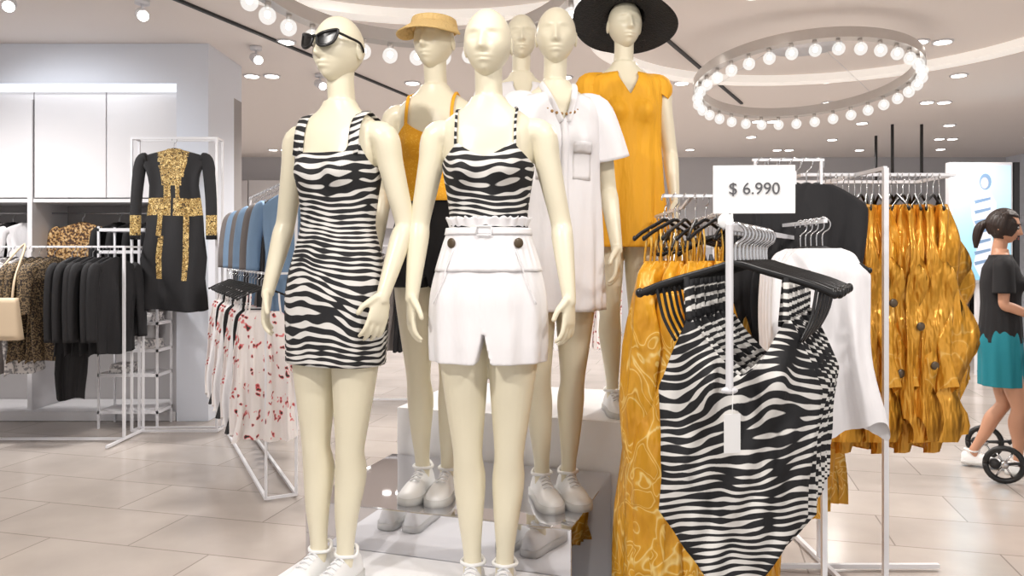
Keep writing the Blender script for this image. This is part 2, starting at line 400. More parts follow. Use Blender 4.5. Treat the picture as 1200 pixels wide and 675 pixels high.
# C : camisole + paperbag shorts
Cm,hC=figure('mannequin',(-.075,2.46,BASE+.002),-6,head_yaw=-4,arms={-1:((.228,.02,1.19),(.240,-.04,.955),(.02,-.1,-1)),1:((.230,.03,1.185),(.258,-.04,.95),(.0,-.15,-1))})
def T_cam(th):
    x=abs(math.cos(th))
    if math.sin(th)<0:
        if x<.52: return 1.385+.045*(x/.52)**1.5
        return 1.43-.065*((x-.52)/.48)**.9
    return 1.37-.01*x
torso_garment('zebra_camisole',Cm,M_zeb,1.12,T_cam,.008)
strap(Cm,.088,.009,M_zeb,1.415,1.37,name='camisole_strap',off=.009)
shorts(Cm,M_white,1.165,.745,.012,'paperbag_shorts',flare=.016,crotch=.85,vee=.022,fold=.0035)
def frill(th,t):
    z=1.165+.034*t; p=S(th,z,.010+.010*t); w=.04*t
    return p[0]*(1+w*math.sin(th*22)+.4*w*math.sin(th*37)),p[1]*(1+w*math.sin(th*22+1)),p[2]+.003*t*math.sin(th*31)
o=Geo().add(loft(frill,6,220)).obj('waist_frill',M_white,Cm); solid(o,.002)
def pleat(th,t):
    z=1.03+.12*t; p=S(th,z,.017+.002*(1-t)); w=.010*math.sin(pi*t)
    return p[0]*(1+w*math.sin(th*30)),p[1]*(1+w*2*math.sin(th*30)),p[2]
o=Geo().add(loft(pleat,12,220)).obj('waist_pleats',M_white,Cm); solid(o,.001)
Gb=Geo(); Gb.add(loft(lambda th,t:S(th,1.144+.022*t,.019),3,120)); o=Gb.obj('fabric_belt',M_white,Cm); solid(o,.003)
Gb=Geo()
for q in (-1,1):
    p=S(-pi/2+q*.72,1.118,.024); Gb.add(xf(ell((0,0,0),.016,.005,.016),Matrix.Translation(p)@Matrix.Rotation(q*.5,4,'Z')))
    Gb.add(stube([S(-pi/2+q*.62,1.10,.022),S(-pi/2+q*.74,1.0,.028),S(-pi/2+q*.90,.93,.032)],.002,6,4),1)
Gb.obj('shorts_buttons',[M_btn,M_white],Cm)
Gb=Geo(); Gb.add(stube([S(-pi/2-.12,1.142,.027),S(-pi/2-.12,1.170,.027),S(-pi/2+.12,1.170,.027),S(-pi/2+.12,1.142,.027),S(-pi/2-.12,1.142,.027)],.003,8,1)); Gb.obj('belt_buckle',M_whitep,Cm)
# B : visor, yellow top, black shorts
B,hB=figure('mannequin',(-.30,3.0,MID),-12,head_yaw=-8,arms={1:((.215,.05,1.19),(.20,-.02,.96),(0,-.1,-1))})
torso_garment('mustard_top',B,M_yel2,1.14,T_cam,.010)
strap(B,.085,.014,M_yel,1.42,1.37,name='top_strap')
torso_garment('mustard_peplum',B,M_yel2,1.13,lambda th:1.2,.016,fold=.004)
shorts(B,M_black,1.19,.80,.010,'black_shorts',flare=.008,crotch=.85,vee=.012)
vs=[];fs=[];n=48;m=8;G=Geo()
for i in range(m+1):
    for j in range(n+1):
        a=math.radians(170+200*j/n); r=i/m
        w=math.sin(pi*j/n)**.5
        rr=1+ r*.72*w
        vs.append((.083*rr*math.cos(a),.102*(1+r*.85*w)*math.sin(a),.056-.050*r*w-.018*(abs(math.cos(a))**2)*r))
for i in range(m):
    for j in range(n):
        k=i*(n+1)+j; fs.append((k,k+1,k+n+2,k+n+1))
G.add((vs,fs)); o=G.obj('visor_brim',M_straw,hB); solid(o,.006)
G=Geo(); G.add(loft(lambda th,t:((.084-.006*t*t)*math.cos(th),(.103-.008*t*t)*math.sin(th),.045+.038*t),8,60))
o=G.obj('visor_band',M_straw,hB); solid(o,.005)
# D : white tunic
Darm={-1:((.22,.03,1.18),(.21,-.05,.955),(0,-.12,-1)),1:((.225,.04,1.185),(.225,-.06,.955),(-.05,-.2,-1))}
Dm,hD=figure('mannequin',(.165,2.93,MID),12,head_yaw=-16,arms=Darm)
def T_v(th):
    x=abs(math.cos(th))
    if math.sin(th)<0: return min(1.535,1.42+.115*(x/.30)) if x<.30 else 1.535-.02*x
    return 1.55-.03*x
LO=([.5,.7,.95,1.18,1.35,1.45,1.50,1.54],[.185,.18,.178,.165,.165,.168,.162,.1],[.145,.14,.135,.125,.125,.11,.09,.06])
torso_garment('white_tunic',Dm,M_white,.715,T_v,.012,loose=LO,fold=.008,nf=6)
sleeves(Dm,M_white,Darm,.62,.062,.088,ox=.03)
G=Geo()
def onshirt(x,z,off):
    lo,hi=-pi/2,-.02
    xx=abs(x)
    for _ in range(24):
        mid=(lo+hi)/2
        if S(mid,z,.012,LO)[0]<xx: lo=mid
        else: hi=mid
    p=S(lo,z,.012,LO); return (x,p[1]-off,z)
for q in (-1,1):
    xs=[q*.03,q*.105]
    for (za,zb_,of,mj) in ((1.20,1.33,.007,8),(1.295,1.335,.011,3)):
        vs=[onshirt(xs[0]+(xs[1]-xs[0])*i/6,za+(zb_-za)*j/mj,of) for j in range(mj+1) for i in range(7)]
        G.add((vs,[(j*7+i,j*7+i+1,j*7+i+8,j*7+i+7) for j in range(mj) for i in range(6)]))
vs=[onshirt(x,.95+.47*j/30,.008+.002*(x==0)) for j in range(31) for x in (-.013,0,.013)]
G.add((vs,[(j*3+i,j*3+i+1,j*3+i+4,j*3+i+3) for j in range(30) for i in range(2)]))
o=G.obj('tunic_pockets',M_white,Dm); solid(o,.0025)
G=Geo()
for k in range(26):
    a=2*pi*k/26; x=.075*math.cos(a); zz=1.50+.06*math.sin(a)
    y=-.055-.07*max(0,-math.sin(a)) if math.sin(a)<0 else -.055*(1-math.sin(a)*2)
    G.add(ell((x,y,zz),.006,.006,.006,8,6))
G.obj('bead_necklace',M_necklace,Dm)
G=Geo()
for sd in (-1,1):
    G.add(stube([(sd*.012,-.130,1.41),(sd*.045,-.095,1.50),(sd*.062,-.03,1.565),(sd*.04,.055,1.575),(0,.065,1.575)],[(.003,.014)]*5,8,5))
G.obj('tunic_collar',M_white,Dm)
# E : mustard dress, black hat
E,hE=figure('mannequin',(.51,3.50,TOP),6,head_yaw=2)
LE=([.5,.74,.95,1.18,1.35,1.45,1.50,1.54],[.195,.188,.178,.165,.165,.172,.178,.10],[.15,.14,.135,.125,.125,.11,.09,.06])
torso_garment('mustard_dress',E,M_yel,.745,T_v,.012,loose=LE,fold=.011,nf=6,ph=1)
sleeves(E,M_yel,None,.12,.058,.060)
G=Geo()
G.add(loft(lambda th,t:((.082+.155*t)*math.cos(th),(.098+.15*t)*math.sin(th),.048-.030*t+.016*math.sin(th*2+1)*t*t-.02*t*abs(math.cos(th))),14,80))
G.add(loft(lambda th,t:((.083-.012*t-.05*t**6)*math.cos(th),(.100-.012*t-.06*t**6)*math.sin(th),.050+.075*t),10,60,False))
G.add(ell((0,0,.118),.04,.05,.012))
M_hat=base_mat('black_straw',srgb(30,30,32),.8,bump=.8,bscale=110)
o=G.obj('sun_hat',M_hat,hE); solid(o,.004); o.rotation_euler=(math.radians(-16),math.radians(12),0); o.location=(0,0,.003)
# F : mannequin at the back, white dress
F,hF=figure('mannequin',(.045,3.70,TOP),4,head_yaw=-4)
torso_garment('white_dress',F,M_white,.74,T_v,.012,loose=LE,fold=.004,nf=9,ph=2)
sleeves(F,M_white,None,.3,.062,.068)

# ------------------------------------------------------------------ platforms
def platform(name,cx,cy,w,d,h,mat,rz):
    G=Geo().add(box(-w,0,0,d,0,h)); o=G.obj(name,mat,None,(cx,cy,0),rz,smooth=False); bevel(o,.004); return o
rp=math.radians(-18)
platform('mirror_plinth',.20,2.58,1.03,.715,MID,M_mirror,rp)
platform('white_riser',.605,3.215,1.2,.76,TOP,M_whitep,rp)
u=(math.cos(rp),math.sin(rp)); v=(-math.sin(rp),math.cos(rp))
platform('display_platform',.20-v[0]*.602,2.58-v[1]*.602,.95,.60,BASE,M_whitep,rp)

# ------------------------------------------------------------------ hanging garments
def hanger_geo(G,w=.2,mi=0,mk=1,z0=0):
    G.add(stube([(.0,0,-.085),(0,0,-.045),(.018,0,-.028),(.019,0,-.008),(0,0,.004),(-.017,0,-.008),(-.018,0,-.02)],.0022,6,4),mk)
    G.add(stube([(-w,0,-.150),(-w*.75,0,-.128),(-w*.25,0,-.097),(0,0,-.083),(w*.25,0,-.097),(w*.75,0,-.128),(w,0,-.150)],[(.005,.0066)]*7,8,4,ref=(0,1,0)),mi)
    for q in (-1,1): G.add(ell((q*w,0,-.148),.008,.006,.009,8,6),mi)
cache={}
def garment_mesh(key,mats,w=.2,L=.7,thick=.03,flare=1.,sl=0,top='shirt',waist=.9,seed=0,hw=None,pred=None,folds=5,wavy=.35,rag=.012):
    if key in cache: return cache[key]
    rg=random.Random(seed); G=Geo(); hanger_geo(G,hw or w*.93,1,2)
    if top=='shirt': zs=[-.085,-.10,-.128,-.155,-.2,-.4,-L]; ws=[.05,.085,w*.78,w*.97,w,w*waist,w*flare]
    elif top=='strap': zs=[-.22,-.26,-.33,-.42,-L]; ws=[w*.55,w*.78,w*.85,w*waist,w*flare]
    elif top=='drape': zs=[-.13,-.16,-.22,-.34,-.5,-.7,-L]; ws=[w*.80,w*.92,w*.9,w*1.02,w*.85,w*1.12,w*flare]
    else: zs=[-.15,-.18,-.3,-.4,-L]; ws=[w*.7,w*.74,w*.85,w*.92,w*flare]
    A=cr(np.array([zs,ws]).T,6); p1,p2,p3,p4=[rg.random()*6 for _ in range(4)]
    def fn(th,t):
        i=t*(len(A)-1); k=int(i); f=i-k; a=A[k]*(1-f)+A[min(k+1,len(A)-1)]*f
        z,ww=a; c,s=math.cos(th),math.sin(th); q=min(1,(zs[0]-z)/.25)
        ww=ww*(1+.05*q*math.sin(z*7+p3)+.03*q*math.sin(z*17+p4))
        tk=thick*(.4+.6*q)*(1+wavy*q*math.sin(c*folds*1.7+p1+z*2)+wavy*.6*q*math.sin(c*folds*3.1+p2-z*4))
        if top=='drape': tk*=1+.35*math.sin(z*16+c*4+p3)
        return ww*math.copysign(abs(c)**.9,c)+.012*q*math.sin(z*6+p4), tk*math.copysign(abs(s)**.7,s)+.014*q*math.sin(c*folds+p2+z*5), z+(rag*math.sin(th*3+p1)*max(0,(t-.8)*5))
    G.add(loft(fn,40,72,False),0)
    if top=='strap':
        for q in (-1,1): G.add(stube([(q*w*.55,-.01,-.235),(q*w*.5,-.01,-.17),(q*w*.48,0,-.11),(q*w*.5,.012,-.17),(q*w*.55,.012,-.235)],[(.006,.002)]*5,6,4,ref=(1,0,0)),0)
    if sl:
        for q in (-1,1):
            G.add(stube([(q*w*.85,0,-.155),(q*(w+.015),0,-.2),(q*(w+.045),-.01,-.2-sl*.5),(q*(w+.05),-.02,-.2-sl)],[(.04,.03),(.05,.032),(.045,.03),(.042,.028)],18,6,ref=(1,0,0)),3 if len(mats)>1 else 0)
    mm=[mats[0],M_blackp,M_chrome]+([mats[1]] if len(mats)>1 else [])
    me=G.mesh(key,mm,True,pred); cache[key]=me; return me
def hang(R,key,mats,p,rz,**k):
    return put('garment_'+key,garment_mesh(key,mats,**k),R,p,math.radians(rz))

# near rack with swimsuits, printed dresses
RK=root('clothing_rack',(0,0,0))
G=Geo(); z=1.60; xr=1.04
G.add(bar((.50,2.56,z),(xr,2.56,z),.007)); G.add(bar((xr,2.56,z),(xr,2.56,.02),.012))
G.add(bar((.74,2.56,z),(.74,2.56,.02),.012))
G.add(bar((.74,2.30,.02),(.74,3.4,.02),.013)); G.add(bar((xr,2.30,.02),(xr,3.0,.02),.013)); G.add(bar((.74,2.56,.03),(xr,2.56,.03),.013))
G.add(bar((.94,2.56,1.46),(.462,1.62,1.46),.009)); G.add(bar((.94,2.56,1.46),(.94,2.56,1.68),.009))
G.add(bar((.72,2.56,1.55),(.80,3.42,1.55),.009)); G.add(bar((.80,3.42,1.55),(.80,3.42,.02),.012)); G.add(bar((.72,2.56,1.55),(.72,2.56,z),.008))
G.add(bar((.60,2.70,1.57),(.62,3.32,1.57),.007)); G.add(bar((.60,2.70,1.57),(.60,2.56,z),.007)); G.add(bar((.62,3.32,1.57),(.80,3.42,1.55),.007))
G.add(bar((.89,2.56,1.50),(.89,2.18,1.50),.008)); G.add(bar((.89,2.56,1.50),(.89,2.56,z),.009))
G.add(bar((.80,2.56,1.72),(1.04,2.56,1.72),.006)); G.add(bar((1.03,2.56,1.72),(1.03,2.56,z),.006)); G.add(bar((.81,2.56,1.72),(.81,2.56,z),.006))
G.add(stube([(.466,1.63,1.46),(.455,1.605,1.46),(.453,1.60,1.44),(.453,1.60,1.15),(.453,1.60,1.12)],.008,8,4))
G.obj('rack_frame',M_metalw,RK,smooth=False)
def swimsuit_mesh(seed=0):
    rg=random.Random(seed); p1,p2=rg.random()*6,rg.random()*6
    G=Geo(); hanger_geo(G,.205,1,2)
    zT,zU,zV=-.195,-.350,-.325; n=44; m=46
    def wd(z): return float(np.interp(-z,[.19,.28,.36,.46,.55,.64,.70,.79],[.150,.168,.176,.158,.153,.162,.166,.16]))
    for sgn in (-1,1):
        vs=[];fs=[]
        for j in range(m+1):
            for i in range(n+1):
                uu=-1+2*i/n; a=abs(uu)
                Tz=zV+(zT-zV)*(a/.66)**1.25 if a<.66 else zT+(zU-zT)*((a-.66)/.34)**1.15
                if sgn>0: Tz-= .02
                Bz=-.790+ (0 if a<.24 else .165*((a-.24)/.76)**.85)
                t=j/m; z=Tz+(Bz-Tz)*t
                w=wd(z)*(1+.025*math.sin(z*20+p1)); bulge=(1-a**2.5)*.022+.020*math.exp(-((a-.42)/.2)**2-((z+.33)/.06)**2)
                fold=.009*math.sin(uu*8+z*18+p1)+.006*math.sin(uu*15-z*27+p2)
                vs.append((uu*w+.008*math.sin(z*9+p2),sgn*(bulge+fold*(1-a**6)),z))
        for j in range(m):
            for i in range(n):
                k=j*(n+1)+i; fs.append((k,k+1,k+n+2,k+n+1))
        G.add((vs,fs),0)
    for q in (-1,1):
        G.add(stube([(q*.099,-.022,-.205),(q*.102,-.016,-.170),(q*.105,0,-.108),(q*.102,.014,-.170),(q*.099,.02,-.22)],[(.0055,.0018)]*5,6,4,ref=(1,0,0)),0)
        G.add(stube([(q*.13,-.018,-.25),(q*.155,-.010,-.2),(q*.17,0,-.128)],.0018,5,4),1)
    return G.mesh('zebra_swimsuit',[M_zeb2,M_blackp,M_chrome])
sws=[swimsuit_mesh(s) for s in range(3)]
for k in range(10):
    yy=1.665+k*.042; xx=.462+.508*(yy-1.62)
    o=put('zebra_swimsuit_%d'%k,sws[k%3],RK,(xx,yy,1.467),math.radians(random.uniform(-7,7)+(-5 if k==0 else -12)))
    solid(o,.002)
G=Geo(); G.add(box(-.018,.018,-.001,.001,-.08,0)); G.add(stube([(0,0,0),(.002,0,.05)],.001,5,2)); G.obj('price_tag',M_tag,RK,(.453,1.58,1.075),.2,smooth=False)
G=Geo(); G.add(ell((0,0,0),.018,.008,.008)); G.obj('rail_clip',M_metalw,RK,(.453,1.60,1.12))
for k in range(7):
    hang(RK,'maxi_dress_%d'%(k%3),[M_gold],(.51+.034*k,2.56,z+.004),58+random.uniform(-16,16),w=.18+.01*(k%3),L=1.38,thick=.06,flare=1.25,top='strap',seed=2+k%3,folds=7,wavy=.65)
for k in range(8):
    t=(k+1.2)/9; hang(RK,'maxi_dress_%d'%(k%3),[M_gold],(.72+.08*t,2.56+.86*t,1.555),5+random.uniform(-14,14))
for k in range(7):
    t=k/6; hang(RK,'maxi_dress_%d'%(k%3),[M_gold],(.60+.02*t,2.76+.52*t,1.574),80+random.uniform(-14,14))
for k in range(6):
    hang(RK,'black_top',[M_black],(.83+.038*k,2.56,1.723),36-6*k+random.uniform(-6,6),w=.17,L=.58,thick=.035,seed=4,top='shirt')
for k in range(4):
    hang(RK,'black_top2',[M_black],(.77+.035*k,2.56,z+.004),40,w=.16,L=.62,thick=.03,seed=9,top='strap')
for k in range(5):
    hang(RK,'white_blouse',[M_white],(.89+.003*k,2.20+.05*k,1.507),-10+5*k,w=.135,L=.60,thick=.03,flare=1.2,seed=5,top='shirt',waist=1.,wavy=.6,rag=.03)
# price sign
SG=root('price_sign',(.578,1.93,0))
G=Geo(); G.add(box(-.101,.101,-.002,.002,1.507,1.628))
G.add(ell((-.07,0,1.488),.02,.006,.02),0); G.add(bar((-.055,.0,1.45),(-.055,.0,1.51),.004),0)
so=G.obj('sign_card',[M_tag],SG,(.03,0,0),0,smooth=False); so.rotation_euler=(0,0,math.radians(-4))
tx=bpy.data.curves.new('price','FONT'); tx.body='$ 6.990'; tx.size=.042; tx.align_x='CENTER'; tx.align_y='CENTER'; tx.extrude=.0004; tx.materials.append(M_ink)
to=bpy.data.objects.new('price_text',tx); scene.collection.objects.link(to); to.parent=so; to.location=(.0,-.004,1.568); to.rotation_euler=(pi/2,0,0)

# second rack with mustard dresses
R2=root('clothing_rack',(0,0,0)); G=Geo(); zr=1.73; xp=1.40
xa,xb=1.18,1.80
for (x,y) in ((xp,2.88),(xp,3.5)): G.add(bar((x,y,0.02),(x,y,zr),.013))
G.add(bar((xa,3.12,zr),(xb,3.12,zr),.009)); G.add(bar((xa,3.42,zr),(xb,3.42,zr),.009)); G.add(bar((xa,3.12,zr),(xa,3.42,zr),.009)); G.add(bar((xb,3.12,zr),(xb,3.42,zr),.009))
G.add(bar((xp,2.88,zr),(xp,3.5,zr),.010)); G.add(bar((1.08,3.42,.02),(1.9,3.42,.02),.014)); G.add(bar((1.14,3.42,.02),(1.14,3.42,.92),.012)); G.add(bar((1.14,3.42,.95),(xp,3.42,.95),.012)); G.add(bar((xp,2.88,.02),(xp,3.9,.02),.014))
G.obj('rack_frame',M_metalw,R2,smooth=False)
for k in range(20):
    hang(R2,'mustard_blouse_%d'%(k%5),[M_gold2 if k%5 in (0,2,3) else M_gold3],(1.27+.0245*k,3.12+.0*k,zr+.002),64+random.uniform(-20,14),w=.165+.01*(k%3),L=.88+.06*(k%4),thick=.048,flare=1.0+.12*(k%3),seed=k%5+20,top='drape',folds=8,wavy=.85,rag=.05)
for k in range(6):
    hang(R2,'mustard_skirt',[M_gold],(1.16+.04*k,3.42,.955),50+random.uniform(-12,12),w=.19,L=.66,thick=.055,seed=31,top='skirt',folds=6,wavy=.6)
G=Geo()
for k,(x,zz) in enumerate(((1.46,1.22),(1.565,1.13),(1.62,.98),(1.49,.95))): G.add(xf(ell((0,0,0),.017,.006,.017,14,8),Matrix.Translation((x,2.94,zz))))
G.obj('dress_buttons',M_btn,R2)

# ------------------------------------------------------------------ left side
CZ=3.2
def slab(name,x0,x1,y0,y1,z0,z1,mat,parent=None,bv=0):
    o=Geo().add(box(x0,x1,y0,y1,z0,z1)).obj(name,mat,parent,smooth=False)
    if bv: bevel(o,bv)
    return o
slab('floor',-8,9,-3,14.2,-.1,0,M_floor)
slab('ceiling',-8,9,-3,14.2,CZ,CZ+.1,M_ceil)
slab('wall_back',-8,9,14,14.2,0,CZ,M_wall2)
slab('wall_right',9,9.2,-3,14.2,0,CZ,M_wall)
slab('wall_left',-8.2,-8,-3,14.2,0,CZ,M_wall)
W=root('wall_feature')
slab('header',-6,-2.57,6.5,7.3,2.86,CZ-.002,M_wall,W); slab('backing',-6,-2.57,7.1,7.3,0.002,2.86,M_recess,W)
slab('end_panel',-2.84,-2.57,6.5,7.1,0.002,2.86,M_wall,W)
slab('light_strip',-6,-2.85,6.505,6.56,2.80,2.855,M_cove,W)
CB=root('wall_cabinet')
for k in range(5):
    x=-2.86-.62*k; slab('panel_%d'%k,x-.612,x,6.58,6.62,1.9,2.855,M_panel,CB,.003)
slab('cabinet_bottom',-5.98,-2.85,6.58,7.09,1.86,1.89,M_panel,CB); slab('plinth_shelf',-5.98,-2.85,6.5,7.09,.004,.08,M_panel,CB)
for x in (-4.12,-2.88,-5.4): slab('divider',x-.02,x+.02,6.56,7.09,.08,2.74,M_panel,CB)
SU=root('shelf_unit'); G=Geo()
for zz in (.12,.42,.62,.84,1.08,1.42,1.6): G.add(box(-3.36,-2.87,6.22,6.49,zz,zz+.025))
for x in (-3.36,-2.885):
    for y in (6.22,6.475): G.add(box(x,x+.015,y,y+.015,.0,1.64))
G.obj('shelves',M_metalw,SU,smooth=False)
G=Geo()
for i,(x,zz) in enumerate(((-3.2,.445),(-3.0,.645),(-3.22,1.105),(-3.0,.865))): G.add(box(x-.08,x+.08,6.25,6.45,zz,zz+.04)); G.add(box(x-.075,x+.075,6.26,6.44,zz+.041,zz+.07))
G.obj('folded_clothes',M_lace,SU,smooth=False)
WR=root('wall_rail'); G=Geo(); G.add(bar((-5.9,6.85,1.78),(-4.14,6.85,1.78),.01)); G.add(bar((-4.1,6.85,1.78),(-2.9,6.85,1.78),.01)); G.obj('rail',M_chrome,WR)
for k in range(12):
    m=[M_lace,M_lace,M_black,M_white][k%4]; hang(WR,'cab_%d'%(k%4),[m],(-5.75+.13*k,6.85,1.782),60+random.uniform(-10,10),w=.2,L=.75,seed=40+k%4,sl=.4)
hang(WR,'paisley_blouse',[M_leo2],(-3.80,6.8,1.782),0,w=.24,L=.75,seed=44,sl=.45)
for k in range(4): hang(WR,'cab_2',[M_black],(-3.5+.14*k,6.85,1.782),60)
R3=root('clothing_rack'); G=Geo(); y=5.8; zt=1.47
G.add(bar((-5.2,y,zt),(-2.93,y,zt),.010))
for x in (-2.93,-4.4):
    G.add(bar((x,y,.02),(x,y,zt),.013))
    G.add(bar((x,y-.25,.02),(x,y+.3,.02),.013))
G.add(bar((-5.2,y,.02),(-2.93,y,.02),.013)); G.add(bar((-2.93,y,zt),(-2.93,y+.3,zt),.01)); G.add(bar((-2.93,y+.3,zt),(-2.93,y+.3,.02),.012))
G.obj('rack_frame',M_metalw,R3,smooth=False)
for k in range(24):
    x=-2.99-.058*k
    if k<6: key,m,L,sl=('lb',M_black,.80,.5)
    elif k<8: continue
    elif k<12: key,m,L,sl=('ll',M_leo,.85,.3)
    else: key,m,L,sl=('lg',M_grey if k%2 else M_lace,.95,.4)
    hang(R3,key+str(k%2),[m],(x,y,zt+.002),74+random.uniform(-8,8),w=.19,L=L,seed=50+k%2,sl=sl,thick=.026)
hang(R3,'ltrouser',[M_black],(-3.32,y+.0,zt+.002),20,w=.12,L=1.15,seed=77,top='skirt',waist=.9,flare=.8)
HB=root('handbag',(-3.66,5.50,.80)); G=Geo()
G.add(loft(lambda th,t:((.15-.03*t)*math.copysign(abs(math.cos(th))**.5,math.cos(th)),(.06-.03*t)*math.copysign(abs(math.sin(th))**.5,math.sin(th)),.0+.3*t),8,40,True))
G.add(stube([(-.08,0,.29),(-.07,.05,.45),(0,.27,.69),(.07,.05,.45),(.08,0,.29)],.008,8,5)); G.obj('bag_body',M_beige,HB)
# coat stand
CS=root('coat_display_stand'); G=Geo(); x0,x1,y,zt=-3.0,-2.33,6.06,2.33
for yy in (y,y+.12):
    G.add(bar((x0,yy,.02),(x0,yy,zt),.012)); G.add(bar((x1,yy,.02),(x1,yy,zt),.012)); G.add(bar((x0,yy,zt),(x1,yy,zt),.012)); G.add(bar((x0,yy,.02),(x1,yy,.02),.012))
for x in (x0,x1): G.add(bar((x,y,zt),(x,y+.12,zt),.012)); G.add(bar((x,y,.02),(x,y+.12,.02),.012))
G.obj('stand_frame',M_metalw,CS,smooth=False)
def coat_pred(c):
    ax=abs(c.x)
    if c.z>-.08: return None
    if ax<.27 and c.y<.03:
        if -.36<c.z<-.07 and .025-.06*(c.z+.36)<ax+.02 and ax<.125-.20*max(0,-c.z-.12): return 4
        if -.62<c.z<-.36 and .022<ax<.060: return 4
        if -.60<c.z<-.53 and ax<.22 and ax>.022: return 4
        if -1.16<c.z<-.62 and .085<ax<.12: return 4
    if ax>.235 and -.78<c.z<-.62: return 4
    return None
G0=garment_mesh('embroidered_coat',[M_black,M_black],w=.25,L=1.36,thick=.05,flare=1.12,sl=.6,seed=60,waist=.82,folds=3)
G0.materials.append(M_emb)
for p in G0.polygons:
    if p.material_index in (0,3):
        r=coat_pred(p.center)
        if r is not None: p.material_index=r
put('embroidered_coat',G0,CS,(-2.665,6.06,zt),0)
# middle rack running in depth
R4=root('clothing_rack'); G=Geo(); a=Vector((-1.25,4.45,0)); b_=Vector((-2.08,6.1,0)); zt=1.86; of=Vector((-.15,-.08,0))
for p in (a,b_):
    q=p+of
    G.add(bar((p.x,p.y,.02),(p.x,p.y,zt),.011)); G.add(bar((q.x,q.y,.02),(p.x,p.y,.02),.011)); G.add(bar((q.x,q.y,.02),(q.x,q.y,1.3),.009)); G.add(bar((q.x,q.y,1.3),(p.x,p.y,1.3),.009))
qa=a+of; qb=b_+of
G.add(bar((a.x,a.y,zt),(b_.x,b_.y,zt),.009)); G.add(bar((a.x,a.y,.02),(b_.x,b_.y,.02),.013)); G.add(bar((qa.x,qa.y,.02),(qb.x,qb.y,.02),.013)); G.add(bar((qa.x,qa.y,1.3),(qb.x,qb.y,1.3),.009))
G.obj('rack_frame',M_metalw,R4,smooth=False)
for k in range(12):
    p=a.lerp(b_,(k+.6)/12.5); m=[M_denim,M_denim,M_black,M_grey][k%4]
    hang(R4,'mid_%d'%(k%4),[m],(p.x,p.y,zt+.002),-2+random.uniform(-8,8),w=.17,L=.8,seed=70+k%4,sl=.35 if k%2 else 0)
for k in range(14):
    p=a.lerp(b_,(k+.3)/14.5)+of; m=[M_floral,M_floral,M_black,M_white][k%4]
    hang(R4,'low_%d'%(k%4),[m],(p.x,p.y,1.302),10+random.uniform(-10,10),w=.16,L=.95,flare=1.15,seed=80+k%4,top='strap',wavy=.6,folds=7,thick=.045)
def bg_rack(x0,x1,y,zt,mats,L=.9,seed=0):
    R=root('clothing_rack'); G=Geo(); G.add(bar((x0,y,zt),(x1,y,zt),.012))
    for x in (x0,x1): G.add(bar((x,y,.02),(x,y,zt),.014)); G.add(bar((x,y-.3,.02),(x,y+.3,.02),.014))
    G.add(bar((x0,y,.02),(x1,y,.02),.012)); G.obj('rack_frame',M_metalw,R,smooth=False)
    n=int((x1-x0)/.075)
    for k in range(n):
        j=(k//3)%len(mats); hang(R,'bg%d_%d'%(seed,j),[mats[j]],(x0+.05+.075*k,y,zt+.002),70+random.uniform(-14,14),w=.21,L=L,seed=90+j,sl=.4 if j%2 else 0,thick=.04)
bg_rack(-1.75,-.55,7.4,1.5,[M_black,M_black,M_grey],1.0,1)
bg_rack(-.35,1.0,7.6,1.45,[M_white,M_black,M_floral],.95,2)
bg_rack(1.4,3.0,8.2,1.5,[M_black,M_white,M_grey],.95,3)
bg_rack(-3.6,-1.8,9.6,1.9,[M_black,M_white,M_denim],1.0,4)
bg_rack(5.3,7.2,11.2,1.5,[M_black,M_denim,M_grey],.95,5)
bg_rack(3.2,4.9,12.2,1.5,[M_black,M_black,M_white],.95,6)
SW=root('back_cabinet')
for k in range(9): slab('door_panel_%d'%k,-6.5+.9*k,-5.62+.9*k,13.7,13.99,1.9,2.75,M_panel,SW,.004)
slab('base',-6.5,1.6,13.6,13.99,.003,.5,M_panel,SW)

# light box poster
LB=root('advertising_lightbox',(5.5,9.0,0)); slab('frame',-.37,.37,0,.10,1.08,2.50,M_metalw,LB,.01)
M_ad=base_mat('poster_sky',srgb(170,215,235),.3); b=M_ad.node_tree.nodes['Principled BSDF']; nt=M_ad.node_tree
tc=N(nt,'ShaderNodeTexCoord'); sx=N(nt,'ShaderNodeSeparateXYZ'); nt.links.new(tc.outputs['Generated'],sx.inputs[0])
r=N(nt,'ShaderNodeValToRGB'); r.color_ramp.elements[0].color=srgb(140,195,220); r.color_ramp.elements[1].color=srgb(190,225,240); nt.links.new(sx.outputs['Z'],r.inputs[0])
nt.links.new(r.outputs[0],b.inputs['Base Color']); nt.links.new(r.outputs[0],b.inputs['Emission Color']); b.inputs['Emission Strength'].default_value=.4
slab('poster',-.34,.34,-.012,-.001,1.12,2.46,M_ad,LB)
G=Geo(); f=lambda pts:(([(x,-.0135,z) for x,z in pts]),[tuple(range(len(pts)))])
G.add(f([(-.03,2.16),(.09,2.16),(.17,2.02),(.15,1.75),(.10,1.72),(.13,1.55),(.15,1.2),(-.02,1.14),(-.10,1.3),(-.04,1.6),(-.12,1.85),(-.13,2.05)]),0)
G.add(([(.04+.07*math.cos(t*pi/8),-.0136,2.27+.095*math.sin(t*pi/8)) for t in range(16)],[tuple(range(16))]),2)
G.add(([(.03+.045*math.cos(t*pi/8),-.0138,2.255+.065*math.sin(t*pi/8)) for t in range(16)],[tuple(range(16))]),1)
for s_ in range(7): G.add(([(x,-.0139,z) for x,z in [(-.09,2.05-.12*s_),(.10,2.09-.12*s_),(.10,2.06-.12*s_),(-.08,2.01-.12*s_)]],[(0,1,2,3)]),2)
G.obj('poster_figure',[base_mat('poster_dress',srgb(215,222,235),.6,emit=.3),base_mat('poster_skin',srgb(205,195,195),.6,emit=.2),base_mat('poster_blue_tone',srgb(120,150,185),.6,emit=.2)],LB,smooth=False)  # last material is the darker blue print of head oval and stripes
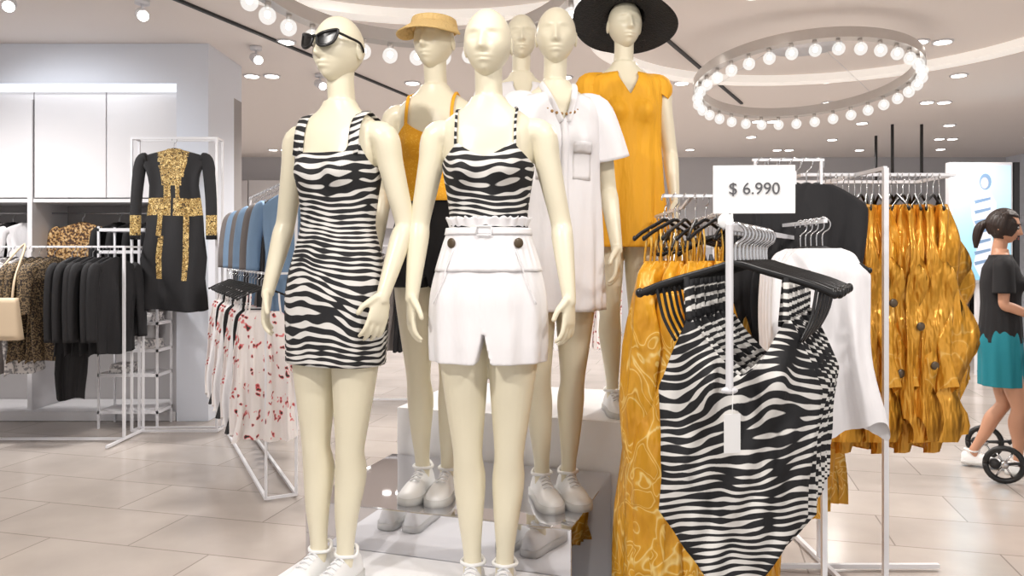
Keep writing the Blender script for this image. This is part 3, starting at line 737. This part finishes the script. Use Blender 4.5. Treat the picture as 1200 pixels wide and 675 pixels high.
slab('post',.39,.45,.0,.1,0,2.5,M_dark,LB)
slab('post2',-.03,.03,.03,.09,0,1.08,M_metalw,LB)

# ------------------------------------------------------------------ ceiling fittings
def ring_chandelier(x,y,z,tilt,rad=.88,n=34):
    R=root('ring_chandelier',(x,y,z))
    G=Geo()
    prof=[(rad-.035,-.04),(rad+.035,-.04),(rad+.035,.04),(rad-.035,.04)]
    vs=[];fs=[];K=96
    for i in range(K):
        a=2*pi*i/K
        for r_,zz in prof: vs.append((r_*math.cos(a),r_*math.sin(a),zz))
    for i in range(K):
        for j in range(4): fs.append((i*4+j,i*4+(j+1)%4,((i+1)%K)*4+(j+1)%4,((i+1)%K)*4+j))
    G.add((vs,fs),0)
    for i in range(n):
        a=2*pi*i/n; c,s=math.cos(a),math.sin(a); px,py=rad*c,rad*s
        G.add(tube([(px,py,-.04),(px,py,-.075)],.016,10),0)
        G.add(ell((px,py,-.116),.046,.046,.048,14,10),1); G.add(ell((px,py,-.110),.018,.018,.02,8,6),2)
    o=G.obj('ring_and_bulbs',[M_chrome2,M_bulb,M_lamp],R); o.rotation_euler=(tilt,0,0)
    for p in o.data.polygons:
        if len(p.vertices)==4 and p.index<K*4: p.use_smooth=False
    G=Geo()
    for k in range(3):
        a=2*pi*k/3+.5; px,py=rad*math.cos(a),rad*math.sin(a); dz=py*math.sin(tilt)
        G.add(tube([(px,py,dz+.03),(px*.3,py*.3,CZ-z-.02)],.0025,6))
    G.add(tube([(0,0,CZ-z-.035),(0,0,CZ-z-.001)],.30,32))
    G.obj('suspension',M_metalw,R)
M_chrome2=base_mat('brushed_nickel',srgb(205,200,196),.3,metal=.6)
ring_chandelier(2.47,6.5,2.90,math.radians(-8.6))
ring_chandelier(-.50,3.85,2.86,math.radians(-8.6))
G=Geo()
for j in range(9):
    for i in range(10):
        x=-5.2+1.4*i+(.5 if j%2 else 0)+random.uniform(-.2,.2); y=2.6+1.3*j+random.uniform(-.2,.2)
        if x<-2.4 and 6.2<y<7.4: continue
        if (x-2.47)**2+(y-6.5)**2<.4**2 or (x+.5)**2+(y-3.85)**2<.4**2: continue
        for dx in ((-.10,.10) if (i+j)%3==0 else (0,)):
            G.add(tube([(x+dx,y,CZ-.012),(x+dx,y,CZ-.0005)],.085,20),0); G.add(tube([(x+dx,y,CZ-.016),(x+dx,y,CZ-.0125)],.066,20),1)
G.obj('recessed_downlights',[M_metalw,M_lamp],None)
G=Geo()
for (x,y) in ((-2.6,5.4),(-2.2,6.6),(-1.9,7.6),(-3.4,5.2),(3.6,4.2),(4.4,6.4)):
    G.add(tube([(x,y,CZ-.03),(x,y,CZ-.001)],.05,16),0); G.add(tube([(x,y,CZ-.10),(x,y,CZ-.03)],.008,8),0)
    G.add(tube([(x-.03,y+.05,CZ-.08),(x+.05,y-.09,CZ-.14)],.042,16),0); G.add(tube([(x+.051,y-.092,CZ-.141),(x+.053,y-.095,CZ-.143)],.036,16),1)
G.obj('track_spotlights',[M_metalw,M_lamp],None)
G=Geo(); G.add(box(-.015,.015,0,6.2,CZ-.02,CZ-.0005)); G.obj('ceiling_track_slot',M_dark,None,(-3.2,3.0,0),math.radians(-20),smooth=False)
G=Geo(); G.add(box(-.015,.015,0,5,CZ-.02,CZ-.0005)); G.obj('ceiling_track_slot',M_dark,None,(.35,4.6,0),math.radians(-28),smooth=False)
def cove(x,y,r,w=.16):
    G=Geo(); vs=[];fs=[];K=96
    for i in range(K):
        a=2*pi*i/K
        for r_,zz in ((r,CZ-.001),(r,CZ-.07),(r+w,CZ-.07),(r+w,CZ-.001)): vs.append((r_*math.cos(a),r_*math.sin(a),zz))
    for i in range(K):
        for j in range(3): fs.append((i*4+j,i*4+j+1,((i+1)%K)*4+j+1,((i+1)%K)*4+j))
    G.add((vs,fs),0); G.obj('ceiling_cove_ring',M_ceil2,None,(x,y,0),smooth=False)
M_ceil2=base_mat('cove_glow_paint',srgb(250,246,240),.7,emit=.3)  # weak emission in the cove ring's colour stands in for its arc of light
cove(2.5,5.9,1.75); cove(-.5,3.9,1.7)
G=Geo()
for (x,y) in ((5.2,10.5),(5.6,10.5),(5.45,11.5)): G.add(tube([(x,y,2.5),(x,y,CZ-.001)],.02,8))
G.obj('ceiling_rods',M_dark,None)

# ------------------------------------------------------------------ people
def hair(h,lf=-.35,mat=M_hair):
    G=Geo()
    def fn(th,ph):
        dy=math.sin(th)*math.sin(ph); dz=math.cos(ph)
        p=headpt(th,ph,.010)
        if dy<-.15 and dz<.62: p=tuple(c*.9 for c in p)
        if dz<-.55: p=tuple(c*.9 for c in p)
        return p
    G.add(sphere_grid(fn,64,48,0,.82))
    return G.obj('hair',mat,h)
def face(h):
    G=Geo()
    for q in (-1,1):
        G.add(ell((q*.030,-.086,.007),.011,.005,.0055,12,8),0); G.add(ell((q*.030,-.0905,.007),.005,.002,.005,10,6),1)
        G.add(stube([(q*.016,-.094,.026),(q*.032,-.094,.031),(q*.046,-.082,.025)],.0025,6,4),1)
    G.add(ell((0,-.103,-.056),.02,.004,.004,12,6),2); G.add(ell((0,-.103,-.066),.017,.005,.005,12,6),2)
    G.obj('face',[M_whitep,M_hair,M_lips],h)
arm={-1:((.20,.0,1.20),(.17,-.23,1.10),(0,-.9,-.25),.9),1:((.20,.0,1.20),(.17,-.23,1.10),(0,-.9,-.25),.9)}
Pn,hP=figure('woman',(3.18,5.0,0),64,.91,M_skin,head_yaw=-4,head_pitch=12,arms=arm,legs={-1:((.07,-.10,.49),(.055,-.10,.10)),1:((.07,-.03,.48),(.055,.16,.12))},hs=1.10)
hair(hP); face(hP)
G=Geo(); G.add(stube([(0,.085,.01),(0,.12,-.03),(0,.125,-.10),(.0,.115,-.17)],[.022,.03,.026,.010],14,5)); G.obj('ponytail',M_hair,hP)
LT=([.5,.9,1.0,1.2,1.35,1.45,1.50,1.54],[.17,.178,.172,.160,.163,.168,.165,.10],[.13,.13,.128,.12,.125,.11,.085,.06])
torso_garment('black_t_shirt',Pn,M_black,.93,lambda th:1.545,.010,loose=LT,fold=.004)
sleeves(Pn,M_black,arm,.72,.060,.068)
shorts(Pn,M_teal,1.05,.62,.012,'teal_shorts',flare=.018,crotch=.84,vee=.012)
ST=root('baby_stroller',(3.16,5.0,0),math.radians(68)); G=Geo()
for q in (-1,1):
    G.add(stube([(q*.22,-.30,1.0),(q*.23,-.36,.85),(q*.25,-.55,.5),(q*.26,-.85,.16)],.013,10,5),0)
    G.add(stube([(q*.25,-.52,.55),(q*.30,-.12,.12)],.012,10,3),0)
    G.add(tube([(q*.30-.02,.07,.118),(q*.30+.02,.07,.118)],.03,16),0)
    for (yy,rr) in ((.02,.118),(-.85,.10)):
        xx=q*.31; pts=[(xx,yy+rr*.85*math.cos(t*pi/12),rr+rr*.85*math.sin(t*pi/12)) for t in range(25)]
        G.add(tube(pts,rr*.15,10,ref=(1,0,0)),1)
        for t in range(6): G.add(tube([(xx,yy,rr),(xx,yy+rr*.8*math.cos(t*pi/3),rr+rr*.8*math.sin(t*pi/3))],.006,6),2)
        G.add(tube([(xx-.02,yy,rr),(xx+.02,yy,rr)],.022,12),2)
    G.add(stube([(q*.30,-.14,.14),(q*.31,.02,.118)],.010,8,3),0)
G.add(stube([(-.22,-.30,1.0),(-.12,-.285,1.01),(.12,-.285,1.01),(.22,-.30,1.0)],.017,10,4),1)
G.add(tube([(-.31,-.85,.10),(.31,-.85,.10)],.009,8),0)
G.add(stube([(0,-.42,.78),(0,-.48,.48),(0,-.62,.40),(0,-.82,.42)],[(.19,.03),(.2,.035),(.2,.035),(.18,.02)],16,5,ref=(1,0,0)),3)
G.add(loft(lambda th,t:(.21*math.cos(pi*(th/(2*pi))),-.42-.34*t*math.sin(.2+t),.80+.22*math.sin(pi*(th/(2*pi)))*(1-.25*t)),8,30),3)
G.add(box(-.17,.17,-.7,-.3,.22,.30),3)
G.obj('stroller_frame',[M_dark,M_blackp,M_chrome,M_black],ST)
P2,h2=figure('shopper',(6.2,11.0,0),-20,.9,M_skin,head_yaw=0,hs=1.06,legs={-1:((.075,-.12,.49),(.06,-.16,.10)),1:((.075,.02,.48),(.06,.2,.13))})
hair(h2); face(h2)
torso_garment('black_dress',P2,M_black,.80,lambda th:1.545,.012,loose=LT,fold=.003)
sleeves(P2,M_black,None,.6,.058,.062)

# ------------------------------------------------------------------ lights
def spot(x,y,z,pw,ang=150,r=.12,tgt=None,col=(1,.955,.91)):
    l=bpy.data.lights.new('ceiling_spot','SPOT'); l.energy=pw; l.spot_size=math.radians(ang); l.spot_blend=.6; l.shadow_soft_size=r; l.color=col
    o=bpy.data.objects.new('ceiling_spot_light',l); scene.collection.objects.link(o); o.location=(x,y,z)
    if tgt: o.rotation_euler=(Vector(tgt)-Vector((x,y,z))).to_track_quat('-Z','Y').to_euler()
for x in (-4.5,-1.5,1.5,4.5):
    for y in (5.0,8.2,11.5): spot(x+.3,y,CZ-.05,215)
spot(-1.5,.6,CZ-.05,165,90,.08,(-.4,2.6,1.2)); spot(1.2,.4,CZ-.05,110,90,.08,(.5,2.6,1.0)); spot(0,1.5,CZ-.05,45,120,.12)
spot(2.0,1.4,CZ-.05,80,80,.06,(1.45,3.1,1.2))
spot(-4,5.2,CZ-.05,80,110,.15,(-3.6,6.6,1.4),(.93,.96,1))
w=bpy.data.worlds.new('World'); scene.world=w; w.use_nodes=True
w.node_tree.nodes['Background'].inputs[0].default_value=(1,.975,.96,1); w.node_tree.nodes['Background'].inputs[1].default_value=.95

cam=bpy.data.cameras.new('camera'); co=bpy.data.objects.new('camera',cam); scene.collection.objects.link(co)
co.location=(0,0,1.4); co.rotation_euler=(pi/2,0,0); cam.lens=27; cam.sensor_width=36; cam.shift_y=-37.5/1200
scene.camera=co
